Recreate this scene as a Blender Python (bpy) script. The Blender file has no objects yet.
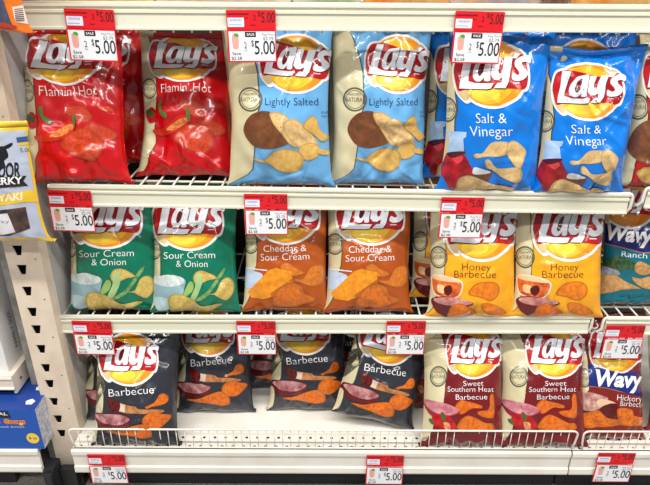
import bpy, math, random
import numpy as np
from mathutils import Vector, Matrix, Euler, noise
from mathutils.geometry import tessellate_polygon

sc = bpy.context.scene
COL = sc.collection
PI = math.pi
# ------------------------------------------------------------------ camera
FPX, CX, CY = 590.0, 325.0, 242.5
PITCH, ROLL = 25.0, 0.27
CAMLOC = Vector((0, -1.157, 1.218))
CAMROT = (Euler((math.radians(90 - PITCH), 0, 0)).to_matrix() @ Matrix.Rotation(math.radians(ROLL), 3, 'Z'))
CAMINV = CAMROT.inverted()
CR = np.array(CAMINV)
CL = np.array(CAMLOC)

def proj(P):
    P = np.asarray(P, float)
    q = (P - CL) @ CR.T
    return np.stack([CX + FPX * q[..., 0] / -q[..., 2], CY - FPX * q[..., 1] / -q[..., 2]], -1)

def ray(px, py):
    return CAMROT @ Vector(((px - CX) / FPX, -(py - CY) / FPX, -1))

def at_y(px, py, Y):
    r = ray(px, py); k = (Y - CAMLOC.y) / r.y
    return CAMLOC + r * k

def at_z(px, py, Z):
    r = ray(px, py); k = (Z - CAMLOC.z) / r.z
    return CAMLOC + r * k

cam = bpy.data.cameras.new('camera')
cam.sensor_fit = 'HORIZONTAL'; cam.sensor_width = 36.0
cam.lens = FPX / 650 * 36
cam.clip_start = 0.02
co = bpy.data.objects.new('camera', cam); COL.objects.link(co)
co.matrix_world = Matrix.Translation(CAMLOC) @ CAMROT.to_4x4()
sc.camera = co

# ------------------------------------------------------------------ materials
def lin(c):
    out = []
    for v in c[:3]:
        v = v / 255.0
        out.append(v / 12.92 if v <= 0.04045 else ((v + 0.055) / 1.055) ** 2.4)
    return (*out, 1)

MATS = {}
def mat(name, rgb, rough=0.5, metal=0.0, coat=0.0, bump=0.0, bscale=60, mott=None, mscale=120, spec=0.5, film=False):
    if name in MATS: return MATS[name]
    m = bpy.data.materials.new(name); m.use_nodes = True
    nt = m.node_tree; b = nt.nodes['Principled BSDF']
    b.inputs['Base Color'].default_value = lin(rgb)
    b.inputs['Roughness'].default_value = rough
    b.inputs['Metallic'].default_value = metal
    b.inputs['Coat Weight'].default_value = coat
    b.inputs['Coat Roughness'].default_value = 0.045
    b.inputs['Specular IOR Level'].default_value = spec
    tc = nt.nodes.new('ShaderNodeTexCoord')
    if mott is not None:
        n = nt.nodes.new('ShaderNodeTexNoise'); n.inputs['Scale'].default_value = mscale
        n.inputs['Detail'].default_value = 3
        r = nt.nodes.new('ShaderNodeValToRGB')
        r.color_ramp.elements[0].position = 0.36; r.color_ramp.elements[0].color = lin(mott)
        r.color_ramp.elements[1].position = 0.62; r.color_ramp.elements[1].color = lin(rgb)
        nt.links.new(tc.outputs['Object'], n.inputs['Vector'])
        nt.links.new(n.outputs['Fac'], r.inputs['Fac'])
        nt.links.new(r.outputs['Color'], b.inputs['Base Color'])
    if bump > 0:
        n2 = nt.nodes.new('ShaderNodeTexNoise'); n2.inputs['Scale'].default_value = bscale
        n2.inputs['Detail'].default_value = 2
        if film: n2.noise_type = 'RIDGED_MULTIFRACTAL'; n2.normalize = True
        bp = nt.nodes.new('ShaderNodeBump'); bp.inputs['Strength'].default_value = bump
        bp.inputs['Distance'].default_value = 0.004
        nt.links.new(tc.outputs['Object'], n2.inputs['Vector'])
        nt.links.new(n2.outputs['Fac'], bp.inputs['Height'])
        nt.links.new(bp.outputs['Normal'], b.inputs['Normal'])
        nt.links.new(bp.outputs['Normal'], b.inputs['Coat Normal'])
    MATS[name] = m
    return m

def ink(rgb, mott=None, mscale=140):
    nm = 'film_%02x%02x%02x' % tuple(rgb) + ('_m%02x%02x%02x' % tuple(mott) if mott else '')
    return mat(nm, rgb, rough=0.26, coat=0.75, spec=.3, bump=0.42, bscale=24, mott=mott, mscale=mscale, film=True)

def plain(name, rgb, rough=0.5, **k): return mat(name, rgb, rough, **k)

# ------------------------------------------------------------------ mesh builder
class MB:
    def __init__(s): s.v = []; s.f = []; s.m = []; s.mats = []; s.n = []
    def mi(s, m):
        if m not in s.mats: s.mats.append(m)
        return s.mats.index(m)
    def add(s, verts, faces, m, normals=None):
        o = len(s.v); k = s.mi(m)
        s.v += [tuple(p) for p in verts]
        s.n += ([tuple(q) for q in normals] if normals is not None else [None] * len(verts))
        for f in faces: s.f.append([o + i for i in f]); s.m.append(k)
    def box(s, lo, hi, m, M=None):
        x0, y0, z0 = lo; x1, y1, z1 = hi
        vs = [Vector(p) for p in ((x0,y0,z0),(x1,y0,z0),(x1,y1,z0),(x0,y1,z0),(x0,y0,z1),(x1,y0,z1),(x1,y1,z1),(x0,y1,z1))]
        if M: vs = [M @ p for p in vs]
        s.add(vs, [(3,2,1,0),(4,5,6,7),(0,1,5,4),(1,2,6,5),(2,3,7,6),(3,0,4,7)], m)
    def tube(s, pts, r, m, n=8):
        pts = [Vector(p) for p in pts]; rings = []
        vs = []; fs = []
        up = None
        for i, p in enumerate(pts):
            a = pts[max(i - 1, 0)]; b = pts[min(i + 1, len(pts) - 1)]
            t = (b - a).normalized()
            if up is None:
                up = Vector((0, 0, 1)) if abs(t.z) < .8 else Vector((0, 1, 0))
            x = t.cross(up).normalized(); up = x.cross(t).normalized()
            for k in range(n):
                a_ = 2 * PI * k / n
                vs.append(p + x * (r * math.cos(a_)) + up * (r * math.sin(a_)))
        L = len(pts)
        for i in range(L - 1):
            for k in range(n):
                k2 = (k + 1) % n
                fs.append((i*n+k, i*n+k2, (i+1)*n+k2, (i+1)*n+k))
        fs.append(tuple(range(n))[::-1]); fs.append(tuple((L-1)*n+k for k in range(n)))
        s.add(vs, fs, m)
    def extrude(s, prof, p0, p1, m):
        """closed (y,z) profile swept from p0 to p1 (both with their own x, y, z offsets)"""
        n = len(prof)
        vs = [Vector((p0[0], p0[1] + y, p0[2] + z)) for y, z in prof] + [Vector((p1[0], p1[1] + y, p1[2] + z)) for y, z in prof]
        fs = [(i, (i+1) % n, n + (i+1) % n, n + i) for i in range(n)] + [tuple(range(n))[::-1], tuple(range(n, 2*n))]
        s.add(vs, fs, m)
    def build(s, name, parent=None, smooth=False):
        me = bpy.data.meshes.new(name)
        me.from_pydata(s.v, [], s.f)
        for m in s.mats: me.materials.append(m)
        me.polygons.foreach_set('material_index', s.m)
        if smooth: me.polygons.foreach_set('use_smooth', [True] * len(s.f))
        me.update()
        if s.n and all(q is not None for q in s.n):
            me.normals_split_custom_set_from_vertices(s.n)
        o = bpy.data.objects.new(name, me); COL.objects.link(o)
        if parent: o.parent = parent
        return o

def tag(o, label, cat, group=None):
    o['label'] = label; o['category'] = cat
    if group: o['group'] = group
    return o

def thing(name, label, cat, loc=(0, 0, 0), group=None):
    o = bpy.data.objects.new(name, None); COL.objects.link(o)
    o.location = loc; o.empty_display_size = 0.05
    return tag(o, label, cat, group)

def local(o, ws):            # world point -> local of an unrotated empty
    return Vector(ws) - o.location

# ------------------------------------------------------------------ text to triangles
TXT = {}
def text_tris(s, bold=0.0, shear=0.0):
    key = (s, bold, shear)
    if key in TXT: return TXT[key]
    cu = bpy.data.curves.new('t', 'FONT'); cu.body = s; cu.size = 1; cu.offset = bold; cu.shear = shear
    cu.resolution_u = 3; cu.fill_mode = 'FRONT'
    o = bpy.data.objects.new('t', cu); COL.objects.link(o)
    dg = bpy.context.evaluated_depsgraph_get(); dg.update()
    me = bpy.data.meshes.new_from_object(o.evaluated_get(dg))
    me.calc_loop_triangles()
    V = np.array([v.co[:2] for v in me.vertices]); T = [tuple(t.vertices) for t in me.loop_triangles]
    bpy.data.objects.remove(o); bpy.data.curves.remove(cu); bpy.data.meshes.remove(me)
    TXT[key] = (V, T)
    return V, T

CAP = None
def cap_height():
    global CAP
    if CAP is None:
        V, _ = text_tris('H'); CAP = V[:, 1].max()
    return CAP

def text_fit(s, x0, x1, base, cap, rot=0.0, bold=0.0, shear=0.0):
    """triangles of a word in picture-style coordinates (y down)"""
    V, T = text_tris(s, bold, shear)
    W = V.copy()
    W[:, 0] = (V[:, 0] - V[:, 0].min()) / (V[:, 0].max() - V[:, 0].min()) * (x1 - x0)
    W[:, 1] = V[:, 1] / cap_height() * cap
    a = math.radians(rot); c, s_ = math.cos(a), math.sin(a)
    X = x0 + W[:, 0] * c - W[:, 1] * s_
    Y = base - (W[:, 0] * s_ + W[:, 1] * c)
    return np.stack([X, Y], 1), T

def spline(pts, n=5):
    P = [np.array(p, float) for p in pts]; N = len(P); out = []
    for i in range(N):
        p0, p1, p2, p3 = P[i-1], P[i], P[(i+1) % N], P[(i+2) % N]
        for k in range(n):
            t = k / n
            out.append(.5 * ((2*p1) + (p2-p0)*t + (2*p0-5*p1+4*p2-p3)*t*t + (3*p1-p0-3*p2+p3)*t**3))
    return np.array(out)

def dens(pts, step):
    P = [np.array(p, float) for p in pts]; out = []
    for i in range(len(P)):
        a, b = P[i], P[(i+1) % len(P)]
        k = max(1, int(np.linalg.norm(b - a) / step))
        for j in range(k): out.append(a + (b - a) * j / k)
    return np.array(out)

def tess(loops):
    vl = [[Vector((float(p[0]), float(p[1]), 0)) for p in l] for l in loops]
    T = tessellate_polygon(vl)
    return np.concatenate([np.asarray(l, float) for l in loops]), [tuple(t) for t in T]

def ellipse(cx, cy, rx, ry, n=40, a0=0, a1=2*PI):
    return np.array([(cx + rx*math.cos(a0+(a1-a0)*k/n), cy + ry*math.sin(a0+(a1-a0)*k/n)) for k in range(n)])

# ------------------------------------------------------------------ pouch surface
NU, NV = 52, 70
US = np.linspace(-1, 1, NU + 1); VS = np.linspace(0, 1, NV + 1)
UU, VV = np.meshgrid(US, VS, indexing='ij')

def smooth_grid(W, H, T):
    f = np.clip(1 - np.abs(UU) ** 2.6, 0, 1) ** 0.62
    g = np.clip(np.sin(PI * np.clip(VV, 0, 1) ** 0.82), 0, 1) ** 0.62
    w = W / 2 * (1.03 - 0.085 * np.clip(np.sin(PI * VV), 0, 1) ** 0.6)
    X = UU * w
    return X, -T * f * g, VV * H, f * g

def wrinkle(seed, amp):
    r = random.Random(seed)
    D = np.zeros_like(UU)
    for k in range(4):                       # folds running out of the two seals
        ph, fr = r.uniform(0, 6.3), r.uniform(7, 19)
        D += 0.0024 * np.cos(fr * UU + ph) * np.exp(-((1 - VV) / .11) ** 2)
        ph, fr = r.uniform(0, 6.3), r.uniform(7, 19)
        D += 0.0021 * np.cos(fr * UU + ph) * np.exp(-(VV / .10) ** 2)
    for k in range(22):                      # sharp creases
        u0, v0 = r.uniform(-1, 1), r.choice([r.uniform(.02, .4), r.uniform(.6, .98), r.uniform(0, 1)])
        a = r.uniform(0, PI); L = r.uniform(.15, .5)
        wd = r.uniform(.022, .05)
        du, dv = math.cos(a), math.sin(a)
        x = (UU - u0) ; y = (VV - v0) * 2.9
        al = x * du + y * dv; pr = -x * dv + y * du + .25 * al * al * r.uniform(-1, 1)
        D += r.choice([-1, 1, 1]) * r.uniform(.0012, .0036) * np.exp(-np.abs(pr / wd) ** 1.3) * np.exp(-(al / L) ** 2)
    off = r.uniform(0, 90)
    NO = np.array([[noise.noise(Vector((u * 1.6 + off, v * 4.2, off))) + .45 * noise.noise(Vector((u * 4.5 + off, v * 11, off + 7)))
                    for v in VS] for u in US])
    D += 0.0060 * NO
    return D * amp

def cut_grid(V, T):
    """split triangles (u,v) along the surface's own grid so that print follows the film exactly"""
    out_v = []; key = {}; faces = []
    def vid(p):
        k = (round(p[0], 6), round(p[1], 6))
        if k not in key: key[k] = len(out_v); out_v.append(k)
        return key[k]
    def clip(poly, ax, val, sgn):
        res = []
        for i in range(len(poly)):
            a, b = poly[i-1], poly[i]
            da, db = sgn * (a[ax] - val), sgn * (b[ax] - val)
            if (da >= 0) != (db >= 0):
                t = da / (da - db)
                res.append((a[0] + (b[0]-a[0])*t, a[1] + (b[1]-a[1])*t))
            if db >= 0: res.append(b)
        return res
    du, dv = 2 / NU, 1 / NV
    for t in T:
        P = [(float(V[i][0]), float(V[i][1])) for i in t]
        ar = (P[1][0]-P[0][0])*(P[2][1]-P[0][1]) - (P[2][0]-P[0][0])*(P[1][1]-P[0][1])
        if abs(ar) < 1e-10: continue
        if ar < 0: P = P[::-1]
        i0 = max(0, int((min(p[0] for p in P) + 1) / du)); i1 = min(NU - 1, int((max(p[0] for p in P) + 1) / du))
        for i in range(i0, i1 + 1):
            A = P
            if i > i0: A = clip(A, 0, -1 + i * du, 1)
            if i < i1 and len(A) > 2: A = clip(A, 0, -1 + (i + 1) * du, -1)
            if len(A) < 3: continue
            j0 = max(0, int(min(p[1] for p in A) / dv)); j1 = min(NV - 1, int(max(p[1] for p in A) / dv))
            for j in range(j0, j1 + 1):
                B = A
                if j > j0: B = clip(B, 1, j * dv, 1)
                if j < j1 and len(B) > 2: B = clip(B, 1, (j + 1) * dv, -1)
                if len(B) < 3: continue
                ids = []
                for p in B:
                    q = vid(p)
                    if not ids or (ids[-1] != q and ids[0] != q): ids.append(q)
                if len(ids) >= 3: faces.append(ids)
    return np.array(out_v) if out_v else np.zeros((0, 2)), faces

class Pose:
    """a bag standing on its shelf: solved so that its foot and girth land where they are in the photograph"""
    def __init__(s, foot, wpx, H, lean, deck, T=0.036, roll=0, yaw=0, free_y=None):
        s.H = H; s.T = T
        s.R = (Matrix.Rotation(math.radians(yaw), 3, 'Z') @ Matrix.Rotation(math.radians(-lean), 3, 'X') @ Matrix.Rotation(math.radians(roll), 3, 'Y'))
        s.Rn = np.array(s.R)
        W = 0.21
        x, y = (foot[0] - 325) / 450, 0.05 if free_y is None else free_y
        for it in range(14):
            X, Y, Z, _ = smooth_grid(W, H, T)
            P = np.stack([X, Y, Z], -1) @ s.Rn.T
            if free_y is None:
                Pk = np.stack([X, -Y * .8, Z], -1) @ s.Rn.T
                z = deck(x) - min(P[..., 2].min(), Pk[..., 2].min())
            else:
                z = at_y(foot[0], foot[1], y).z - P[NU // 2, 0, 2]
            Q = proj(P + np.array([x, y, z]))
            c = Q[NU // 2]; k = int(np.argmax(c[:, 1]))
            m = Q[:, NV // 2 + 2]
            wp = m[:, 0].max() - m[:, 0].min()
            W *= 1 + .8 * (wpx / wp - 1)
            x += (foot[0] - c[k, 0]) / 430
            if free_y is None: y += (c[k, 1] - foot[1]) / 430 * 1.6 * .6
        s.W = W; s.loc = Vector((x, y, z))
        s.Q = Q; s.P0 = P + np.array([x, y, z])
    def inv(s, pts):
        """picture points -> (u,v) on the undistorted face of this bag"""
        pts = np.asarray(pts, float); out = np.zeros_like(pts)
        flat = s.Q.reshape(-1, 2)
        for n, p in enumerate(pts):
            k = int(np.argmin(((flat - p) ** 2).sum(1))); i, j = divmod(k, NV + 1)
            best = None
            for ii in (max(0, min(NU - 1, i - 1)), max(0, min(NU - 1, i))):
                for jj in (max(0, min(NV - 1, j - 1)), max(0, min(NV - 1, j))):
                    a, b, c, d = s.Q[ii, jj], s.Q[ii+1, jj], s.Q[ii+1, jj+1], s.Q[ii, jj+1]
                    x = y = .5
                    for _ in range(6):
                        f = a*(1-x)*(1-y) + b*x*(1-y) + c*x*y + d*(1-x)*y - p
                        fx = (b-a)*(1-y) + (c-d)*y; fy = (d-a)*(1-x) + (c-b)*x
                        det = fx[0]*fy[1] - fx[1]*fy[0]
                        if abs(det) < 1e-9: break
                        x -= (f[0]*fy[1] - f[1]*fy[0]) / det; y -= (fx[0]*f[1] - fx[1]*f[0]) / det
                        x = min(6, max(-6, x)); y = min(6, max(-6, y))
                    e = max(0, -x, x - 1) + max(0, -y, y - 1)
                    if best is None or e < best[0]: best = (e, ii + x, jj + y)
            out[n] = (min(1, max(-1, -1 + best[1] * 2 / NU)), min(.998, max(.002, best[2] / NV)))
        return out

# ------------------------------------------------------------------ print designs
WHITE = (238, 238, 238)
TAN = (206, 196, 158)
CREAM = (232, 226, 200)

class Design:
    """flat print of one flavour: decals in (u,v), cut along the surface grid"""
    def __init__(s, pose): s.pose = pose; s.items = []; s.layer = {}
    def raw(s, V, T, m, part='pouch'):
        uv = s.pose.inv(V)
        s.rawuv(uv, T, m, part)
    def rawuv(s, uv, T, m, part='pouch'):
        v, f = cut_grid(uv, T)
        s.layer[part] = s.layer.get(part, 0) + 1
        if len(f): s.items.append((part, m, s.layer[part], v, f))
    def poly(s, pts, m, part='pouch', sm=True, holes=()):
        P = spline(pts) if sm else dens(pts, 4)
        V, T = tess([P] + [np.asarray(h) for h in holes])
        s.raw(V, T, m, part)
    def band(s, pts, m, edge=None):
        """print from the left edge of the bag up to a boundary line"""
        B = s.pose.inv(np.array([p for p in pts]))
        B = B[np.argsort(-B[:, 1])]
        v = np.linspace(B[0, 1], B[-1, 1], 26)
        u = np.interp(v[::-1], B[::-1, 1], B[::-1, 0])[::-1]
        if B[0, 1] > .8:
            v = np.concatenate([[.998], v]); u = np.concatenate([[u[0]], u])
        top = [(-1, v[0])] + list(zip(u, v)) + [(-1, v[-1])]
        if edge is not None:
            tp = list(zip(np.clip(u - .03, -1, 1), v)) + list(zip(np.clip(u + .025, -.99, 1), v))[::-1]
            V, T = tess([tp]); s.rawuv(V, T, edge)
        V, T = tess([top]); s.rawuv(V, T, m)
    def text(s, word, x0, x1, base, cap, rgb, rot=0, bold=-0.010, shear=0.0, part='flavour_name'):
        V, T = text_fit(word, x0, x1, base, cap, rot, bold, shear)
        s.raw(V, T, ink(rgb), part)
    def stamp(s, cx, cy, rx, ry, rgb=(92, 90, 74)):
        m = ink(rgb)
        for a, b in ((1.0, .84), (.76, .70)):
            V, T = tess([ellipse(cx, cy, rx*a, ry*a), ellipse(cx, cy, rx*b, ry*b)])
            s.raw(V, T, m)
        V, T = text_fit('NATURAL', cx - rx*.8, cx + rx*.8, cy + ry*.18, ry*.34, 0, 0.0)
        s.raw(V, T, m)
        V, T = text_fit('MADE WITH', cx - rx*.5, cx + rx*.5, cy - ry*.32, ry*.2)
        s.raw(V, T, m)
    def chip(s, pts, c, dark, edge=None):
        P = spline(pts); cen = P.mean(0)
        e = edge if edge else tuple(int(v * .82) for v in c)
        V, T = tess([P]); s.raw(V, T, ink(e))
        V, T = tess([cen + (P - cen) * .9]); s.raw(V, T, ink(c, dark, 160))
    def logo(s, cx, cy, rx, ry, rot=0, sun=((232, 146, 30), (246, 184, 40), (252, 210, 70))):
        a = math.radians(rot); ca, sa = math.cos(a), math.sin(a)
        def M(pts, norm=None):
            P = np.asarray(pts, float)
            x, y = P[:, 0], P[:, 1]
            return np.stack([cx + rx*(x*ca - y*sa), cy - ry*(x*sa + y*ca)], 1)
        def put(pts, m, holes=()):
            V, T = tess([M(pts)] + [M(h) for h in holes]); s.raw(V, T, m, 'logo')
        ban = spline([(x, y) for x, y in [(-1.12, .30), (-1.02, .58), (-.82, .68), (-.5, .69), (-.2, .62), (.1, .52), (.4, .46), (.68, .49),
                      (.86, .58), (.95, .45), (1.02, .0), (.98, -.36), (.86, -.5), (.55, -.47), (.1, -.46), (-.4, -.47), (-.8, -.47), (-1.02, -.5), (-1.1, -.25), (-1.15, .05)]], 4)
        tail = spline([(-1.12, -.2), (-1.05, -.55), (-.85, -.78), (-.72, -.72), (-.8, -.45), (-.95, -.3)], 4)
        cap = spline([(.55, .5), (.62, .66), (.74, .72), (.88, .6), (.9, .4)], 4)
        gx = 1.06
        w = ink(WHITE)
        put(ellipse(0, 0, 1.07, 1.07, 48), w)
        cb = ban.mean(0); put(cb + (ban - cb) * np.array([1.055, 1.13]), w)
        ct = tail.mean(0); put(ct + (tail - ct) * 1.35, w)
        put(cap.mean(0) + (cap - cap.mean(0)) * 1.4, w)
        put(ellipse(0, 0, .985, .985, 48), ink(sun[0]))
        put(ellipse(-.12, -.02, .82, .9, 40), ink(sun[1]))
        put(ellipse(-.22, -.62, .42, .22, 30), ink(sun[2]))
        put(tail, ink((214, 190, 140))); put(cap, ink((196, 160, 110)))
        put(ban, ink((176, 16, 26)))
        n = lambda L: [((x - 317) / 217, (238 - y) / 217) for x, y in L]
        Ls = [n([(143,95),(197,98),(158,286),(205,300),(318,303),(300,336),(270,341),(100,330)])]
        A = n([(322,128),(300,240),(296,285),(262,285),(262,262),(240,287),(212,287),(194,262),(196,220),(214,170),(245,135),(288,124)])
        Ah = n([(273,152),(244,172),(226,228),(234,258),(256,236),(270,190)])
        Yl = n([(330,130),(374,132),(353,222),(358,244),(376,238),(402,130),(452,132),(414,300),(392,335),(318,334),(345,303),(374,299),(381,264),(352,283),(324,281),(306,255),(312,215)])
        Ap = n([(463,104),(494,110),(472,142),(452,140)])
        Sl = n([(560,138),(549,178),(526,166),(503,172),(508,195),(533,225),(533,256),(507,285),(466,292),(438,277),(450,238),(475,252),(492,244),(483,218),(464,193),(465,158),(490,134),(525,123)])
        sh = np.array([.022, -.035])
        dk = ink((96, 8, 16))
        for P in (Ls[0], A, Yl, Sl): put(np.array(P) + sh, dk)
        lw = ink((232, 236, 244))
        put(Ls[0], lw); put(spline(A, 3), lw, [spline(Ah, 3)]); put(Yl, lw); put(Ap, lw); put(spline(Sl, 3), lw)
        put([(.58, -.34), (.78, -.34), (.78, -.30), (.58, -.30)], ink((225, 190, 190)))

def C(x0, y0, s):
    def f(pts): return [(x0 + x / s, y0 + y / s) for x, y in pts]
    return f

PLAIN, PLAIN_D = (220, 180, 100), (206, 160, 82)
PALE, PALE_D = (224, 192, 136), (208, 170, 110)
ORG, ORG_D = (220, 114, 28), (194, 86, 16)
RED_C, RED_D = (204, 72, 40), (182, 50, 26)

def d_flamin(p):
    d = Design(p); A, B = C(130, 22, 5.909), C(130, 104, 5.909)
    d.band(A([(105,20),(118,120),(122,250),(150,330),(152,485)]) + B([(150,60),(140,150),(150,220),(118,300),(112,350),(95,400)]), ink(TAN), ink((120, 20, 16)))
    c = A([(113,392)])[0]; d.stamp(c[0], c[1], 40/5.9, 62/5.9)
    d.logo(*A([(318,210)])[0], 30.4, 23.4)
    x = A([(180,415),(478,415)]); d.text("Flamin' Hot", x[0][0], x[1][0], x[0][1], 8.6, (238,225,222))
    d.chip(B([(300,-8),(400,-10),(450,50),(400,80),(320,40)]), RED_C, RED_D)
    d.chip(B([(480,-5),(540,0),(550,25),(500,20)]), RED_C, RED_D)
    d.chip(B([(400,100),(480,92),(568,148),(545,182),(470,180),(420,140)]), (190,70,40), RED_D)
    d.chip(B([(262,190),(300,140),(370,110),(440,120),(490,190),(488,240),(440,292),(350,270),(280,230)]), RED_C, RED_D)
    d.poly(B([(135,150),(200,140),(290,75),(340,70),(350,95),(300,150),(220,180),(150,178)]), ink((196, 40, 18)))
    d.poly(B([(215,150),(300,90),(345,85),(330,110),(270,150)]), ink((226, 150, 80), (200, 90, 40), 200))
    d.poly(B([(98,45),(130,20),(158,50),(150,100),(115,112),(98,80)]), ink((176, 14, 20)))
    d.poly(B([(95,40),(125,35),(145,60),(130,80),(105,65)]), ink((60, 84, 40)))
    d.poly(B([(172,0),(190,-8),(192,40),(222,60),(218,85),(190,70),(176,40)]), ink((84, 116, 60)))
    d.poly(B([(335,40),(352,30),(355,90),(340,98)]), ink((84, 116, 60)))
    return d

def d_light(p):
    d = Design(p); A, B = C(325, 25, 5.909), C(325, 107, 5.909)
    d.band(A([(128,10),(150,50),(168,90),(205,200),(222,280),(228,485)]) + B([(205,60),(190,230),(175,330),(165,375),(120,410),(30,455)]), ink(TAN), ink((70, 80, 70)))
    c = A([(178,440)])[0]; d.stamp(c[0], c[1], 70/5.9, 72/5.9)
    d.logo(*A([(432,228)])[0], 28.4, 28.6, -4)
    x = A([(262,474),(545,474)]); d.text('Lightly Salted', x[0][0], x[1][0], x[0][1], 7.4, (34, 52, 88))
    x = B([(556,38),(590,60)]); d.text('50% LESS', x[0][0], x[1][0], x[0][1], 2.3, (30,40,60)); d.text('SODIUM', x[0][0], x[1][0], x[1][1], 2.3, (30,40,60))
    d.poly(B([(135,150),(145,90),(190,40),(260,22),(330,50),(370,120),(385,200),(330,232),(250,242),(180,220)]), ink((120, 72, 40), (100, 56, 30), 70))
    d.chip(B([(285,36),(330,28),(385,62),(375,130),(425,185),(432,232),(390,226),(340,150),(300,90)]), (222,186,128), (206,164,100))
    d.chip(B([(352,95),(395,68),(440,80),(500,150),(532,220),(520,272),(480,300),(440,250),(390,190),(362,140)]), (226,192,136), (210,168,104))
    d.chip(B([(438,230),(490,210),(530,225),(525,285),(465,312),(430,270)]), PLAIN, PLAIN_D)
    d.chip(B([(180,298),(235,308),(290,260),(360,242),(430,260),(452,300),(430,360),(380,386),(310,370),(260,330),(200,316)]), PLAIN, PLAIN_D)
    d.chip(B([(460,110),(500,55),(530,65),(545,130),(580,175),(550,202),(510,160)]), PLAIN, PLAIN_D)
    d.chip(B([(520,245),(570,250),(572,278),(530,272)]), PLAIN, PLAIN_D)
    return d

def d_salt(p):
    d = Design(p); A, B = C(528, 40, 5.909), C(528, 115, 5.909)
    d.band(A([(80,115),(118,200),(150,300),(152,400),(160,480)]) + B([(140,100),(132,200),(70,320),(40,345)]), ink(TAN), ink((60, 70, 80)))
    c = A([(102,480)])[0]; d.stamp(c[0], c[1], 60/5.9, 66/5.9)
    d.logo(*A([(362,295)])[0], 31.2, 29.2, 1)
    x = B([(265,110),(432,110),(228,178),(464,178)])
    d.text('Salt &', x[0][0], x[1][0], x[0][1], 8.6, WHITE); d.text('Vinegar', x[2][0], x[3][0], x[2][1], 9, WHITE)
    d.chip(B([(245,270),(290,265),(340,215),(390,205),(440,215),(430,270),(370,285),(300,285),(255,292)]), PALE, PALE_D)
    d.chip(B([(430,220),(470,202),(525,250),(510,300),(480,350),(450,320),(425,270)]), PALE, PALE_D)
    d.chip(B([(302,305),(325,300),(370,345),(480,340),(490,390),(460,420),(400,400),(340,355),(308,340)]), PALE, PALE_D)
    d.poly(B([(98,150),(212,156),(206,182),(190,192),(190,266),(90,266),(106,190)]), ink((150, 182, 222), (176, 204, 234), 50), sm=False)
    d.poly(B([(85,262),(190,262),(228,340),(232,390),(180,420),(130,455),(98,450),(40,350)]), ink((186, 24, 36), (120, 12, 24), 45), sm=False)
    d.poly(B([(110,280),(150,268),(185,290),(150,320)]), ink((214, 60, 66)))
    d.poly(B([(90,262),(120,290),(190,268),(188,255)]), ink((70, 16, 30)))
    d.poly(B([(235,368),(332,362),(320,400),(285,412),(240,395)]), ink((112, 64, 46)))
    d.poly(B([(230,370),(242,338),(285,345),(330,364),(285,375)]), ink((226, 230, 236)))
    d.chip(B([(130,440),(150,395),(205,378),(270,400),(350,440),(420,440),(430,462),(330,464),(140,462)]), PALE, PALE_D)
    return d

def d_sour(p):
    d = Design(p); A, B = C(140, 198, 5.909), C(140, 240, 5.909)
    d.band(A([(30,20),(45,60),(85,150),(100,230),(120,300),(120,485)]) + B([(118,250),(110,310),(100,360),(60,420)]), ink(TAN), ink((40, 70, 50)))
    c = A([(92,300)])[0]; d.stamp(c[0], c[1], 36/5.9, 62/5.9)
    d.logo(*A([(294,134)])[0], 31.6, 28.4, 1)
    x = A([(142,360),(445,356),(212,408),(400,408)])
    d.text('Sour Cream', x[0][0], x[1][0], x[0][1], 6.8, WHITE, 1); d.text('& Onion', x[2][0], x[3][0], x[2][1], 6.5, WHITE)
    cg, cgd = (208, 182, 102), (190, 162, 80)
    d.poly(B([(75,225),(250,228),(262,280),(240,340),(150,362),(92,330)]), ink((140, 172, 180)))
    d.poly(B([(85,340),(170,350),(180,410),(112,415)]), ink((176, 200, 206)))
    d.poly(B([(78,216),(120,212),(170,205),(252,226),(250,262),(170,276),(92,255)]), ink((216, 224, 222), (180, 200, 196), 90))
    d.chip(B([(315,230),(330,190),(370,180),(420,200),(452,226),(400,240),(340,266)]), cg, cgd)
    d.poly(B([(484,175),(496,190),(400,330),(330,362),(318,352),(400,300)]), ink((84, 130, 70), (130, 168, 100), 120))
    d.poly(B([(335,212),(362,214),(366,260),(332,342),(300,346),(325,280)]), ink((158, 192, 130)))
    d.poly(B([(290,250),(316,255),(312,300),(272,332),(258,322)]), ink((140, 176, 92)))
    d.chip(B([(385,318),(445,310),(480,240),(520,222),(550,250),(548,310),(510,354),(470,340),(440,322)]), cg, cgd)
    d.chip(B([(165,370),(180,325),(230,317),(300,340),(370,390),(470,373),(478,384),(400,424),(320,442),(230,442),(185,420)]), cg, cgd)
    return d

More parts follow.
